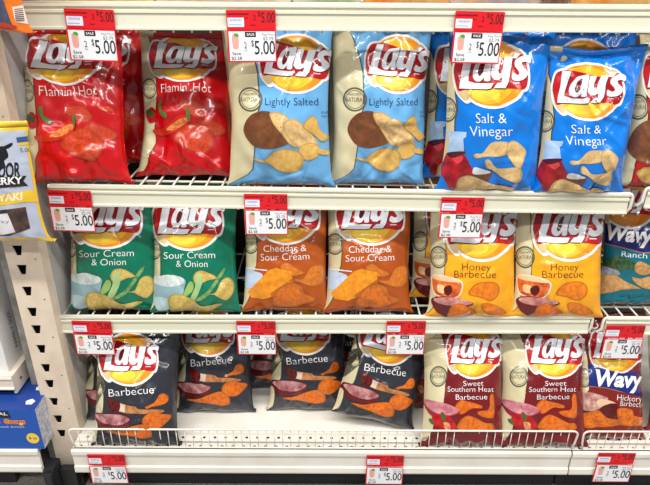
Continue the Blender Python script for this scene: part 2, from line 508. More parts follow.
def d_cheddar(p):
    d = Design(p); A, B = C(315, 200, 5.909), C(315, 240, 5.909)
    d.band(A([(125,20),(128,60),(135,120),(150,200),(158,300),(150,400)]) + B([(140,180),(120,300),(100,350),(45,412)]), ink(TAN), ink((130, 70, 20)))
    c = A([(118,260)])[0]; d.stamp(c[0], c[1], 52/5.9, 64/5.9)
    d.logo(*A([(336,96)])[0], 30.6, 27.6, 1)
    x = A([(200,312),(452,308),(182,364),(468,356)])
    d.text('Cheddar &', x[0][0], x[1][0], x[0][1], 6.6, WHITE, 1); d.text('Sour Cream', x[2][0], x[3][0], x[2][1], 6.8, WHITE, 1.5)
    d.poly(B([(70,180),(140,190),(192,212),(170,262),(100,292),(68,250)]), ink((186, 202, 224)))
    d.poly(B([(75,165),(220,183),(220,189),(75,173)]), ink((220, 226, 232)), sm=False)
    oc, od = (206, 120, 40), (190, 100, 28)
    d.chip(B([(300,155),(340,138),(380,165),(440,200),(370,218),(310,185)]), oc, od)
    d.chip(B([(370,240),(430,235),(470,170),(520,150),(546,170),(540,250),(490,280),(430,266)]), oc, od)
    d.poly(B([(98,310),(230,185),(270,168),(365,190),(372,248),(235,342),(190,356),(118,346)]), ink((232, 150, 34), (218, 130, 24), 90), sm=False)
    d.poly(B([(235,318),(300,278),(370,228),(373,256),(240,345)]), ink((182, 96, 18)), sm=False)
    d.chip(B([(242,355),(290,285),(370,258),(420,275),(440,320),(502,352),(450,382),(360,402),(258,398)]), (204,110,34), (186,90,24))
    return d

def d_honey(p):
    d = Design(p); A, B = C(500, 205, 5.909), C(500, 240, 5.909)
    d.band(A([(172,20),(176,60),(182,150),(196,250),(185,360),(180,420)]) + B([(172,240),(120,330),(100,400),(70,440)]), ink(TAN), ink((140, 110, 40)))
    c = A([(150,308)])[0]; d.stamp(c[0], c[1], 58/5.9, 66/5.9)
    d.logo(*A([(414,140)])[0], 31.8, 31, 0)
    x = A([(298,386),(466,386),(248,430),(496,430)])
    d.text('Honey', x[0][0], x[1][0], x[0][1], 7, (96, 62, 18)); d.text('Barbecue', x[2][0], x[3][0], x[2][1], 7.2, (96, 62, 18))
    d.chip(B([(330,318),(380,258),(470,245),(512,270),(505,325),(460,358),(400,338)]), (226,128,26), (206,104,16))
    d.chip(B([(400,380),(450,370),(520,400),(545,440),(430,442)]), (226,128,26), (206,104,16))
    d.poly(B([(94,240),(110,203),(200,212),(292,245),(292,300),(250,345),(160,337),(108,312)]), ink((240, 214, 190)))
    d.poly(B([(102,240),(116,212),(200,222),(284,250),(284,298),(248,338),(160,330),(114,305)]), ink((184, 66, 24), (226, 120, 50), 60))
    d.poly(B([(106,213),(200,218),(286,250),(200,246),(120,230)]), ink((236, 196, 150)))
    d.poly(B([(138,262),(182,274),(176,312),(138,302)]), ink((238, 196, 140)))
    d.poly(B([(180,280),(220,268),(232,300),(205,328),(180,312)]), ink((84, 18, 14)))
    d.poly(B([(98,345),(180,330),(290,350),(352,370),(330,388),(230,392),(202,456),(150,440),(110,400)]), ink((96, 24, 26)))
    d.poly(B([(112,346),(190,335),(300,350),(345,374),(240,386),(140,372)]), ink((214, 156, 148), (168, 96, 92), 46))
    d.chip(B([(200,442),(220,390),(280,372),(330,400),(372,440),(300,456),(205,456)]), (222,116,28), (204,96,18))
    return d

def d_bbq(p):
    d = Design(p); A, B = C(80, 325, 5.909), C(80, 370, 5.909)
    d.band(A([(62,40),(72,110),(95,190),(120,330),(140,400),(138,480)]) + B([(135,245),(100,290),(105,340),(100,420),(65,440)]), ink(TAN), ink((60, 60, 50)))
    c = A([(108,362)])[0]; d.stamp(c[0], c[1], 42/5.9, 58/5.9)
    d.logo(129.6, 358.8, 26.2, 26.0, 1)
    x = A([(172,424),(438,400)]); d.text('Barbecue', x[0][0], x[1][0], x[0][1], 7.6, WHITE, 4.5)
    d.chip(B([(390,215),(440,190),(470,145),(500,138),(522,160),(515,190),(480,206),(430,215),(400,226)]), ORG, ORG_D)
    d.poly(B([(220,200),(270,205),(330,215),(350,228),(480,232),(495,245),(440,254),(330,256),(230,246)]), ink((190, 130, 80), (160, 100, 58), 90))
    d.poly(B([(222,200),(270,206),(264,252),(220,244)]), ink((222, 192, 172)), sm=False)
    d.poly(B([(165,175),(190,172),(232,200),(226,246),(182,246),(170,215)]), ink((108, 20, 16), (60, 10, 10), 120))
    d.poly(B([(88,252),(100,300),(130,345),(220,352),(282,332),(302,290),(250,263),(150,256)]), ink((98, 20, 24)))
    d.poly(B([(100,262),(160,260),(250,270),(296,290),(240,325),(150,320),(110,290)]), ink((198, 146, 146), (142, 76, 80), 46))
    d.chip(B([(370,305),(390,265),(440,247),(490,256),(542,268),(500,320),(450,347),(390,336)]), ORG, ORG_D)
    d.chip(B([(150,366),(220,360),(300,330),(370,315),(415,340),(426,390),(370,406),(290,392),(200,382)]), ORG, ORG_D)
    return d

def d_sweet(p):
    d = Design(p); A, B = C(490, 325, 5.909), C(490, 370, 5.909)
    d.band(A([(165,20),(182,60),(206,150),(226,250),(215,350),(198,470)]) + B([(190,220),(140,300),(135,345),(90,420)]), ink(TAN), ink((90, 20, 20)))
    c = A([(168,305)])[0]; d.stamp(c[0], c[1], 58/5.9, 62/5.9)
    d.logo(556, 351.6, 25.6, 25.8, 0)
    x = A([(326,362),(450,358),(230,396),(508,392),(280,438),(472,434)])
    d.text('Sweet', x[0][0], x[1][0], x[0][1] - .3, 5.0, WHITE, 1); d.text('Southern Heat', x[2][0], x[3][0], x[2][1], 5.1, WHITE, .5); d.text('Barbecue', x[4][0], x[5][0], x[4][1] + .6, 5.1, WHITE, 1)
    d.chip(B([(275,215),(310,178),(350,185),(436,208),(436,226),(380,226),(330,256),(298,256)]), ORG, ORG_D)
    d.chip(B([(415,245),(480,230),(488,150),(508,150),(512,270),(470,282),(420,264)]), ORG, ORG_D)
    d.poly(B([(74,180),(90,232),(130,272),(200,282),(280,264),(300,240),(180,210)]), ink((146, 30, 40)))
    d.poly(B([(75,174),(150,183),(240,205),(300,240),(240,266),(150,250),(90,210)]), ink((210, 150, 158), (178, 98, 110), 46))
    d.poly(B([(130,272),(190,256),(260,290),(278,350),(190,350),(140,322)]), ink((198, 22, 26), (150, 12, 18), 60))
    d.poly(B([(185,248),(206,255),(216,290),(196,302)]), ink((70, 92, 40))); d.poly(B([(108,288),(130,290),(142,320),(120,312)]), ink((70, 92, 40)))
    d.poly(B([(200,308),(236,313),(242,352),(214,352)]), ink((232, 180, 130), (200, 90, 60), 200))
    d.chip(B([(290,348),(300,300),(345,268),(390,275),(460,310),(502,315),(502,352),(400,364)]), ORG, ORG_D)
    return d

def d_hickory(p):
    d = Design(p); A, B = C(565, 325, 7.647), C(565, 375, 7.647)
    d.band(A([(125,10),(132,60),(160,200),(180,330),(182,480)]) + B([(178,125),(95,160)]), ink(TAN), ink((90, 20, 20)))
    c = A([(150,405)])[0]; d.stamp(c[0], c[1], 50/7.65, 74/7.65)
    d.logo(*A([(402,178)])[0], 24, 23.6, -2)
    d.poly(B([(175,90),(300,99),(420,128),(500,140),(622,124),(622,112),(500,128),(420,116),(300,90),(175,80)]), ink((176, 110, 60)), sm=False)
    d.poly(B([(176,-84),(300,-47),(420,-17),(540,-17),(626,-32),(622,118),(500,133),(420,122),(300,94),(178,84)]), ink((22, 40, 120)), sm=False)
    x = A([(228,458),(588,476)]); d.text('Wavy', x[0][0], x[1][0], x[0][1], 15, WHITE, -3, 0.035, .18, part='logo')
    x = B([(395,190),(578,205),(420,236),(602,240)])
    d.text('Hickory', x[0][0], x[1][0], x[0][1], 5.6, WHITE, -4); d.text('Barbecue', x[2][0], x[3][0], x[2][1], 5.4, WHITE, -2)
    d.poly(B([(85,155),(170,130),(290,160),(330,190),(250,262),(150,268),(90,235)]), ink((206, 170, 158), (160, 100, 94), 80))
    d.poly(B([(240,205),(270,180),(320,190),(382,212),(370,238),(262,242)]), ink((222, 184, 152)))
    d.poly(B([(270,250),(380,215),(402,260),(382,312),(330,322)]), ink((84, 14, 16)))
    d.chip(B([(90,310),(160,285),(250,268),(330,330),(440,340),(440,382),(300,402),(90,395)]), (224,118,28), (186,84,14))
    d.chip(B([(395,260),(440,250),(510,265),(530,310),(600,320),(590,382),(440,386),(402,330)]), (224,118,28), (186,84,14))
    return d

def d_ranch(p):
    d = Design(p); A, B = C(585, 200, 10), C(585, 245, 10)
    d.band([(604, 190), (602, 215), (600, 250), (600, 280), (596, 300)], ink(TAN), ink((40, 70, 80)))
    d.logo(630, 202, 27, 25.5, -2, sun=((214, 120, 30), (226, 136, 36), (232, 150, 50)))
    d.poly(A([(170,432),(400,486),(560,530),(760,520),(760,505),(560,518),(400,474),(172,420)]), ink((176, 110, 60)), sm=False)
    d.poly(A([(175,220),(300,262),(440,284),(760,262),(760,508),(560,520),(400,478),(172,425)]), ink((18, 26, 100)), sm=False)
    x = A([(215,392),(668,440)]); d.text('Wavy', x[0][0], x[1][0], x[0][1], 14.5, WHITE, -5, 0.035, .18, part='logo')
    x = B([(365,115),(606,135)]); d.text('Ranch', x[0][0], x[1][0], x[0][1], 5.4, WHITE, -4)
    d.poly(B([(110,210),(200,203),(330,258),(342,302),(240,292),(120,312)]), ink((156, 160, 176), (120, 126, 146), 90))
    d.poly(B([(150,162),(330,110),(430,140),(540,190),(530,216),(400,250),(340,256),(150,192)]), ink((62, 92, 54), (30, 60, 40), 120))
    wc, wd = (202, 160, 106), (176, 128, 74)
    d.chip(B([(490,250),(500,190),(540,160),(600,180),(670,230),(650,292),(560,300)]), wc, wd)
    d.chip(B([(470,320),(560,335),(670,320),(670,432),(590,432),(510,382)]), wc, wd)
    d.chip(B([(80,370),(130,300),(270,295),(330,310),(420,370),(547,425),(540,442),(400,442),(230,480),(90,482)]), wc, wd)
    return d

def d_classic(p):
    d = Design(p)
    d.band([(652, 25), (648, 60), (646, 95), (648, 120), (634, 165), (622, 190)], ink(TAN), ink((120, 20, 20)))
    d.stamp(638, 107, 11, 13)
    d.poly([(628, 150), (634, 130), (650, 120), (672, 126), (682, 145), (670, 162), (645, 164)], ink((128, 78, 46), (104, 60, 34), 70))
    d.logo(678, 75, 30, 29)
    d.chip([(636, 172), (650, 166), (668, 172), (690, 180), (670, 186), (646, 184)], PLAIN, PLAIN_D)
    return d

def d_teriyaki(p):
    d = Design(p)
    yl, bk, gr = ink((226, 182, 40)), ink((24, 24, 28)), ink((176, 184, 202))
    # light grey face inside a yellow rim
    Q = p.inv([(26.5, 127), (48, 236), (-60, 250), (-80, 135)])
    V, T = tess([[(-.96, .035), (.955, .035), (.965, .975), (-.96, .975)]]); d.rawuv(V, T, gr)
    d.poly([(-14, 172), (-4, 152), (1, 146), (6, 150), (8, 157), (4, 161), (6, 167), (1, 170), (-3, 180)], bk)
    d.poly([(-2, 148), (4, 146), (11, 143), (12, 145.5), (7, 149), (0, 150)], bk)
    d.text('OUTDOOR', -30, 20.5, 178.5, 14, (28, 28, 32), 2, .03)
    d.poly([(-45, 190), (-45, 180), (26, 175.5), (23, 181), (28, 186), (-10, 188.5)], bk, sm=False)
    d.text('JERKY', -8, 22.5, 184.8, 6.8, WHITE, 3, .03)
    d.text('premium beef', -20, 23, 189.4, 2.2, (90, 90, 104), 3)
    d.poly([(16, 138), (27.5, 136.6), (28.5, 141.5), (17, 143)], ink((50, 84, 140)), sm=False)
    d.poly([(17.3, 143.4), (28.3, 142), (28.9, 144.6), (18, 146)], yl, sm=False)
    d.text('5.00', 20, 31, 152.2, 4, (60, 60, 70), 3)
    d.poly([(-80, 215), (-80, 205), (46.6, 188), (49.5, 199.5)], ink((232, 190, 48)), sm=False)
    d.text('TERIYAKI', -23, 23, 203.6, 7, (242, 236, 210), 5, .03)
    d.poly([(-80, 238), (-80, 219), (26, 207), (31, 228), (10, 236)], ink((46, 34, 34), (90, 62, 54), 60), sm=False)
    d.poly([(-30, 236), (-30, 218), (8, 213), (16, 232), (2, 235)], ink((222, 222, 226)), sm=False)
    d.text('jerky', -8, 10, 224, 3.2, (70, 70, 76), 5)
    return d

def d_hangtop(p):
    d = Design(p)
    V, T = tess([[(-.8, .08), (.7, .06), (.66, .97), (-.8, .97)]]); d.rawuv(V, T, ink((86, 88, 110), (60, 62, 84), 60))
    d.poly([(12, 7), (24, 5), (28, 24), (15, 22.5)], ink((236, 214, 206)), sm=False)
    for k in range(7):
        y = 9 + k * 1.9
        d.poly([(14.2 + k*.15, y), (23 + k*.25, y - .8), (23.1 + k*.25, y + .1), (14.3 + k*.15, y + .9)], ink((70, 56, 60)), sm=False)
    d.poly([(0, 24), (9, 24.5), (16, 27.5), (10, 31), (0, 31)], ink((176, 56, 30)))
    return d

def build_bag(name, pose, design, base, seed, label, cat, group, amp=1.0, band_seal=True, parts=True, sag=.003):
    root = thing(name, label, cat, pose.loc, group)
    root.rotation_euler = pose.R.to_euler()
    X, Y, Z, env = smooth_grid(pose.W, pose.H, pose.T)
    rr = random.Random(seed * 3 + 1)
    a1, a2, a3, a4 = (rr.uniform(-1, 1) for _ in range(4)); f1, f2 = rr.uniform(0, 6), rr.uniform(0, 6)
    X = X * (1 + .012 * np.sin(5 * VV + f1) * a1) + .0022 * np.sin(9 * VV + f2) * np.where(UU < 0, a2, a3) * np.abs(UU) ** 3
    X = X * (1 + .045 * np.exp(-(VV / .05) ** 2) + .02 * np.exp(-((1 - VV) / .05) ** 2))
    tp = np.exp(-((1 - VV) / .10) ** 2); bt = np.exp(-(VV / .07) ** 2)
    Z = Z - tp * (sag * np.cos(UU * PI / 2) ** 2 + .003 * a4 * UU) + bt * (.0035 * np.cos(UU * PI / 2) + .0015 * (1 + np.sin(6 * UU + f1)))
    e = np.clip(1 - UU ** 6, 0, 1) * np.clip(np.minimum(VV, 1 - VV) / .04, 0, 1)
    D = wrinkle(seed, amp) * e
    Yf = Y - D
    Pf = np.stack([X, Yf, Z], -1)
    Pb = np.stack([X, -Y * .8 + D * .5, Z], -1)
    du = np.gradient(Pf, axis=0); dv = np.gradient(Pf, axis=1)
    N = np.cross(du, dv); N /= np.linalg.norm(N, axis=-1, keepdims=True) + 1e-12
    bm_, tn = ink(base), ink(TAN)
    mb = MB()
    idx = lambda i, j: i * (NV + 1) + j
    vs = Pf.reshape(-1, 3).tolist(); ns = N.reshape(-1, 3).tolist()
    back = {}
    Nb = N * np.array([1, -1, 1])
    for i in range(NU + 1):
        for j in range(NV + 1):
            back[i, j] = len(vs); vs.append(Pb[i, j].tolist()); ns.append(Nb[i, j].tolist())
    ff = [[idx(i, j), idx(i+1, j), idx(i+1, j+1), idx(i, j+1)] for i in range(NU) for j in range(NV)]
    fb = [[back[i, j], back[i, j+1], back[i+1, j+1], back[i+1, j]] for i in range(NU) for j in range(NV)]
    mb.add(vs, ff, bm_, ns)
    cut = NU // 3 if band_seal else 0
    mb.mi(tn)
    for n, q in enumerate(fb):
        i = n // NV
        mb.f.append(q); mb.m.append(mb.mi(tn if i < cut else bm_))
    groups = {}
    if design:
        for part, m, lay, uv, faces in design.items:
            gi = np.clip((uv[:, 0] + 1) / 2 * NU, 0, NU - 1e-6); gj = np.clip(uv[:, 1] * NV, 0, NV - 1e-6)
            i = gi.astype(int); j = gj.astype(int); x = (gi - i)[:, None]; y = (gj - j)[:, None]
            def bl(G): return G[i, j]*(1-x)*(1-y) + G[i+1, j]*x*(1-y) + G[i+1, j+1]*x*y + G[i, j+1]*(1-x)*y
            p = bl(Pf); n_ = bl(N); n_ /= np.linalg.norm(n_, axis=1, keepdims=True)
            p = p + n_ * (0.00025 + 0.00009 * lay + (.0004 if part != 'pouch' else 0))
            tgt = mb if part == 'pouch' else groups.setdefault(part, MB())
            tgt.add(p.tolist(), faces, m, n_.tolist())
    mb.build('pouch', root, smooth=True)
    for part, b in groups.items():
        o = b.build(part, root, smooth=True)
    # crimped seals
    if parts:
        for nm, j, zz in (('top_seal', NV, 1), ('bottom_seal', 0, -1)):
            s = MB(); n = 60
            top = []; hw = X[-1, j]
            vs = []; fs = []
            for k in range(n + 1):
                u = -1 + 2 * k / n; x = float(np.interp(u, US, X[:, j]))
                yy = .0007 * (1 if k % 2 else -1) + (.0016 * math.sin(u * 7 + seed))
                if zz > 0: rows = [(0, 0), (yy, .006), (yy * 1.6, .012)]
                else:
                    f = pose.R.inverted() @ Vector((0, 1, .10))
                    rows = [(0, 0), (f.y * .006, f.z * .006 + abs(yy)*.3), (f.y * .012, f.z * .012 + abs(yy)*.3)]
                for a, b in rows: vs.append((x, a, float(np.interp(u, US, Z[:, j])) + b))
            for k in range(n):
                for r in range(2):
                    a = k * 3 + r; fs.append((a, a + 3, a + 4, a + 1))
            kc = int(n * .16) if (band_seal and zz > 0) else 0
            s.add(vs, fs[2*kc:], bm_)
            if kc:
                s.mi(tn)
                for q in fs[:2*kc]: s.f.append(list(q)); s.m.append(s.mi(tn))
            o = s.build(nm, root, smooth=True)
            md = o.modifiers.new('thick', 'SOLIDIFY'); md.thickness = .0006; md.offset = 0
    return root

# ------------------------------------------------------------------ shelving
SHELF = plain('cream_enamel', (224, 222, 201), .38, bump=.02, bscale=200)
SHELFW = plain('white_enamel', (233, 229, 220), .4, mott=(226, 220, 208), mscale=14)
WIRE = plain('cream_wire', (230, 228, 214), .35)
DARK = plain('black_plastic', (34, 34, 36), .5)
KICK = plain('black_kick', (40, 40, 44), .6)
UPR = plain('beige_upright', (226, 210, 190), .45, mott=(216, 198, 178), mscale=20)
STEEL = plain('grey_steel', (150, 148, 142), .5, mott=(120, 118, 112), mscale=30)
PANEL = plain('grey_panel', (186, 184, 182), .5, mott=(172, 170, 168), mscale=12)
BACKM = plain('back_panel', (46, 45, 44), .6)
FLOORM = plain('speckled_floor', (150, 146, 138), .6, mott=(118, 114, 108), mscale=160)

def struct(o): o['kind'] = 'structure'; return o
b = MB(); b.box((-3, -4, -.05), (3, 1.2, 0), FLOORM); struct(b.build('floor'))
b = MB(); b.box((-2.2, .44, 0), (2.0, .47, 2.0), BACKM); struct(b.build('wall_back'))

def rail_profile():
    return [(0, .004), (-.004, .006), (-.0075, .003), (-.0075, -.001), (-.004, -.003), (-.0035, -.006), (-.0065, -.0075), (-.0065, -.012),
            (-.004, -.0135), (-.004, -.036), (-.007, -.037), (-.007, -.041), (-.003, -.042), (0, -.040)]

def bent_rod(L, R, endL, endR):
    pts = []
    def arc(c, s):   # hook that turns the front rod down at an end of the shelf
        return [Vector((c.x + s*(.010*math.sin(a)), c.y, c.z - .010 + .010*math.cos(a))) for a in [k*PI/2/6 for k in range(7)]]
    P = []
    if endL:
        q = arc(L, -1)[::-1]
        P += [Vector((q[0].x - .012, L.y + .016, L.z - .044)), Vector((q[0].x - .006, L.y + .002, L.z - .040)), Vector((q[0].x, L.y, L.z - .03))] + q
    else: P.append(L)
    if endR:
        q = arc(R, 1)
        P += q + [Vector((q[-1].x, R.y, R.z - .032)), Vector((q[-1].x - .003, R.y + .004, R.z - .042)), Vector((q[-1].x - .012, R.y + .014, R.z - .044))]
    else: P.append(R)
    return P

def wire_shelf(label, pL, pR, endL=False, endR=False, depth=.40, step=.0345, shift=.01):
    """pL, pR: the two ends of the shelf's front top edge"""
    L, R = Vector(pL), Vector(pR)
    t = thing('wire_shelf', label, 'shelf', L)
    l, r = Vector((0, 0, 0)), R - L
    b = MB(); b.extrude(rail_profile(), l, r, SHELF); b.build('price_rail', t)
    b = MB()
    a = l + Vector((0, -.004, .004)); c = r + Vector((0, -.004, .004))
    b.tube(bent_rod(a + Vector((.004, 0, 0)), c - Vector((.004, 0, 0)), endL, endR), .0034, WIRE)
    b.build('front_rod', t, smooth=True)
    b = MB(); n = int((r.x - shift) / step)
    for k in range(n + 1):
        x = shift + k * step; z = r.z * x / r.x
        if x > r.x - .004: break
        b.tube([(x, depth, z - .002), (x, .012, z - .002), (x, .004, z - .006), (x, .0025, z - .02), (x, .0012, z - .0465)], .0022, WIRE, 6)
    for yy in (.06, .2, .34):
        b.tube([(0, yy, -.0066), (r.x, yy, r.z - .0066)], .0026, WIRE, 6)
    b.build('wire_deck', t, smooth=True)
    return t

def decks(L, R):
    return lambda x: L.z + (R.z - L.z) * (x - L.x) / (R.x - L.x)
UPX = (at_y(15, 241, -.03).x + at_y(70, 437, -.03).x) / 2
def endp(px, py): p = at_y(px, py, 0); p.z += .0205; p.y = 0; return p
s1L, s1R = endp(-40, 16.5), endp(650, 20.5)
s1R = s1L + (s1R - s1L) * 1.12
s1L = s1L + (s1R - s1L) * ((UPX + .0395 - s1L.x) / (s1R.x - s1L.x))
s2L, s2R = endp(51, 195.5), endp(627, 204)
s3L, s3R = endp(58, 324), endp(588, 324.5)
wire_shelf('topmost cream shelf rail, above the red and pale blue chip bags', s1L, s1R)
wire_shelf('long cream wire shelf carrying the red, pale blue and bright blue bags', s2L, s2R, False, True)
wire_shelf('long cream wire shelf carrying the green, orange and yellow bags', s3L, s3R, False, True)
s2rL = endp(645, 198); s2rR = s2rL + Vector((.42, 0, 0))
s3rL = endp(604, 325.5); s3rR = s3rL + Vector((.46, 0, -.002))
wire_shelf('short stub of cream wire shelf at the right edge, beside the bright blue bags', s2rL, s2rR, True, False)
wire_shelf('cream wire shelf at right under the teal bag', s3rL, s3rR, True, False)
D1, D2, D3 = decks(s1L, s1R), decks(s2L, s2R), decks(s3L, s3R)
D2r, D3r = decks(s2rL, s2rR), decks(s3rL, s3rR)

# base shelves
YB = -.081
def basep(px, py): return at_y(px, py, YB)
ZB = basep(325, 450.0).z
def base_shelf(label, x0, x1, capL=False, capR=False):
    t = thing('base_shelf', label, 'shelf', (x0, YB, 0))
    w = x1 - x0
    b = MB()
    if capR: b.box((0, .001, ZB - .012), (w, .045, ZB), SHELFW); b.box((0, .045, ZB - .012), (w - .11, .5, ZB), SHELFW)
    else: b.box((0, .001, ZB - .012), (w, .5, ZB), SHELFW)
    hole = plain('hole_dark', (40, 36, 34), .8)
    n = int(w / .0262)
    for row, yy in ((0, .010), (1, .040)):
        for k in range(n):
            x = .02 + k * .0262 + row * .004
            if x > w - .01: break
            vs = [(x + .0036*math.cos(a), yy + .0036*math.sin(a), ZB + .0003) for a in [q*PI/5 for q in range(10)]]
            b.add(vs, [tuple(range(10))], hole)
    b.build('deck', t)
    b = MB(); b.extrude([(.004, ZB), (-.004, ZB), (-.0065, ZB-.004), (-.0065, ZB-.014), (-.003, ZB-.016), (-.003, ZB-.05), (-.0065, ZB-.052), (-.0075, ZB-.066), (-.0065, ZB-.07), (.004, ZB-.071)], (0, 0, 0), (w, 0, 0), SHELFW)
    b.build('front_rail', t)
    b = MB(); b.box((0, .05, 0), (w - (.11 if capR else 0), .07, ZB - .013), KICK); b.build('kick_plate', t)
    return t
xb0, xb1 = basep(73, 455).x, basep(570, 455).x
base_shelf('white bottom shelf with two rows of holes, under the black and maroon bags', xb0, xb1)
base_shelf('white bottom shelf section at lower right, beyond the seam', xb1 + .004, xb1 + .5)
xl = basep(41, 460).x
bl_ = base_shelf('white bottom shelf at far lower left, under the blue boxes', xl - .7, xl, capR=True)

def fence(label, x0, x1):
    t = thing('wire_fence', label, 'wire fence', (x0, YB, ZB))
    w = x1 - x0; h = .060; r = .012
    b = MB()
    top = [(.006, .004, .003), (.002, .003, h*.4), (.0, .002, h - r)] + [(r - r*math.cos(a), .002, h - r + r*math.sin(a)) for a in [k*PI/12 for k in range(1, 7)]]
    tr = [(w - p[0], p[1], p[2]) for p in top][::-1]
    b.tube(top + tr, .0024, SHELFW); b.build('top_rail', t, smooth=True)
    b = MB(); b.tube([(.004, .004, .003), (w - .004, .004, .003)], .0022, SHELFW); b.build('bottom_rail', t, smooth=True)
    b = MB(); n = round(w / .0195)
    for k in range(1, n): b.tube([(w*k/n, .0045, .003), (w*k/n, .0045, h - .001)], .0011, SHELFW, 6)
    b.build('pickets', t, smooth=True)
    return t
fence('long low white wire fence along the bottom shelf, in front of the black bags', xb0 + .002, xb1 + .008)
fence('short low white wire fence at right, before the maroon bag with the navy band', xb1 + .022, xb1 + .5)

# upright with slots, steel post, side panel
def upright():
    p0 = at_y(70, 437, -.03)
    X0, X1 = UPX - .0375, UPX + .0375
    t = thing('shelf_upright', 'tall beige slotted steel upright at the left end of the chip shelves', 'upright', ((X0 + X1) / 2, -.03, 0))
    w = (X1 - X0) / 2
    z0, z1 = .06, 2.0
    # real trapezoid slots: the face is assembled round the openings
    rows = []
    zz = z0 + .02
    b = MB()
    sl = []
    z = z0 + .105; k = 0
    while z < z1 - .06:
        sl.append(z); z += .0535 if k % 3 else .046; k += 1
    xs0, xs1 = -.020, .002
    b.box((-w, 0, z0), (xs0 - .002, .003, z1), UPR); b.box((xs1 + .002, 0, z0), (w, .003, z1), UPR)
    prev = z0
    for z in sl:
        b.box((xs0 - .002, 0, prev), (xs1 + .002, .003, z - .012), UPR)
        for sgn in (-1, 1):   # tapered cheeks
            xo = xs0 - .002 if sgn < 0 else xs1 + .002
            xa = xs0 + .006 if sgn < 0 else xs1 - .006; xb = xs0 if sgn < 0 else xs1
            f = [(xo, 0, z - .012), (xa, 0, z - .012), (xb, 0, z + .012), (xo, 0, z + .012)]
            g = [(x, .003, q) for x, y, q in f]
            b.add(f + g, [(0,1,2,3), (7,6,5,4), (0,4,5,1), (1,5,6,2), (2,6,7,3), (3,7,4,0)], UPR)
        prev = z + .012
    b.box((xs0 - .002, 0, prev), (xs1 + .002, .003, z1), UPR)
    b.box((-w, .003, z0), (-w + .003, .034, z1), UPR); b.box((w - .003, .003, z0), (w, .034, z1), UPR)
    b.box((-w + .003, .028, z0), (w - .003, .034, z1), DARK)
    for z in sl[::2]:
        vs = [(w - .013 + .0022*math.cos(a), -.0004, z - .02 + .0022*math.sin(a)) for a in [q*PI/4 for q in range(8)]]
        b.add(vs, [tuple(range(8))], STEEL)
    b.build('slotted_face', t)
    b = MB(); b.box((-.028, -.012, 0), (.026, .10, .058), DARK); b.box((-.018, -.03, .02), (.02, -.012, .075), DARK); b.build('foot', t)
    b = MB(); b.box((w - .009, .036, z0), (w, .466, z1), PANEL); o = b.build('side_panel', t); o['label'] = 'plain grey side panel'
    return t
upright()
b = MB(); b.box((UPX - .078, .012, 0), (UPX - .0385, .06, 2.0), STEEL); o = b.build('steel_post'); tag(o, 'bare grey steel post just left of the slotted upright', 'post')

# left neighbouring shelf and its goods
YL = -.03
pl = at_y(14, 382, YL)
t = thing('side_shelf', 'short beige shelf at far left holding the white carton', 'shelf', (pl.x - .5, YL, pl.z))
LB = plain('beige_shelf', (228, 214, 198), .45)
b = MB(); b.extrude([(0, .018), (-.004, .02), (-.007, .012), (-.004, .008), (-.004, -.012), (-.008, -.016), (-.006, -.02), (0, -.02)], (0, 0, 0), (.5, 0, 0), LB); b.build('front_rail', t)
b = MB(); b.box((0, .0005, .008), (.5, .40, .018), LB); b.build('deck', t)
b = MB(); b.box((.494, .0005, -.034), (.5, .40, .0075), LB)
for k in range(4):
    yy = .03 + k * .09
    vs = [(.5004, yy + .004*math.cos(a), -.01 + .004*math.sin(a)) for a in [q*PI/5 for q in range(10)]]
    b.add(vs, [tuple(range(10))], DARK)
b.build('end_bracket', t)
shelf_top = pl.z + .018
# white carton
CART = plain('white_carton', (226, 224, 224), .6)
ce = at_z(9, 372, shelf_top)
t = thing('carton', 'tall white carton with grey lettering on its side, on the far left shelf', 'box', (ce.x, ce.y, shelf_top))
b = MB(); b.box((-.3, 0, .0005), (0, .16, .27), CART); b.build('carton_body', t)
b = MB(); g = plain('grey_print', (90, 88, 90), .7)
for row, word in enumerate(('FAMILY SIZE', 'NET WT 12 OZ', 'KEEP DRY')):
    V, T = text_fit(word, 0, .10 - .012*row, 0, .012)
    vs = [(.0006, .128 - .030*row, .03 + p[0]) if False else (.0006, .06 + .028*row - p[1]*-1 , .035 + p[0]) for p in V]
    b.add(vs, T, g)
b.build('side_lettering', t)
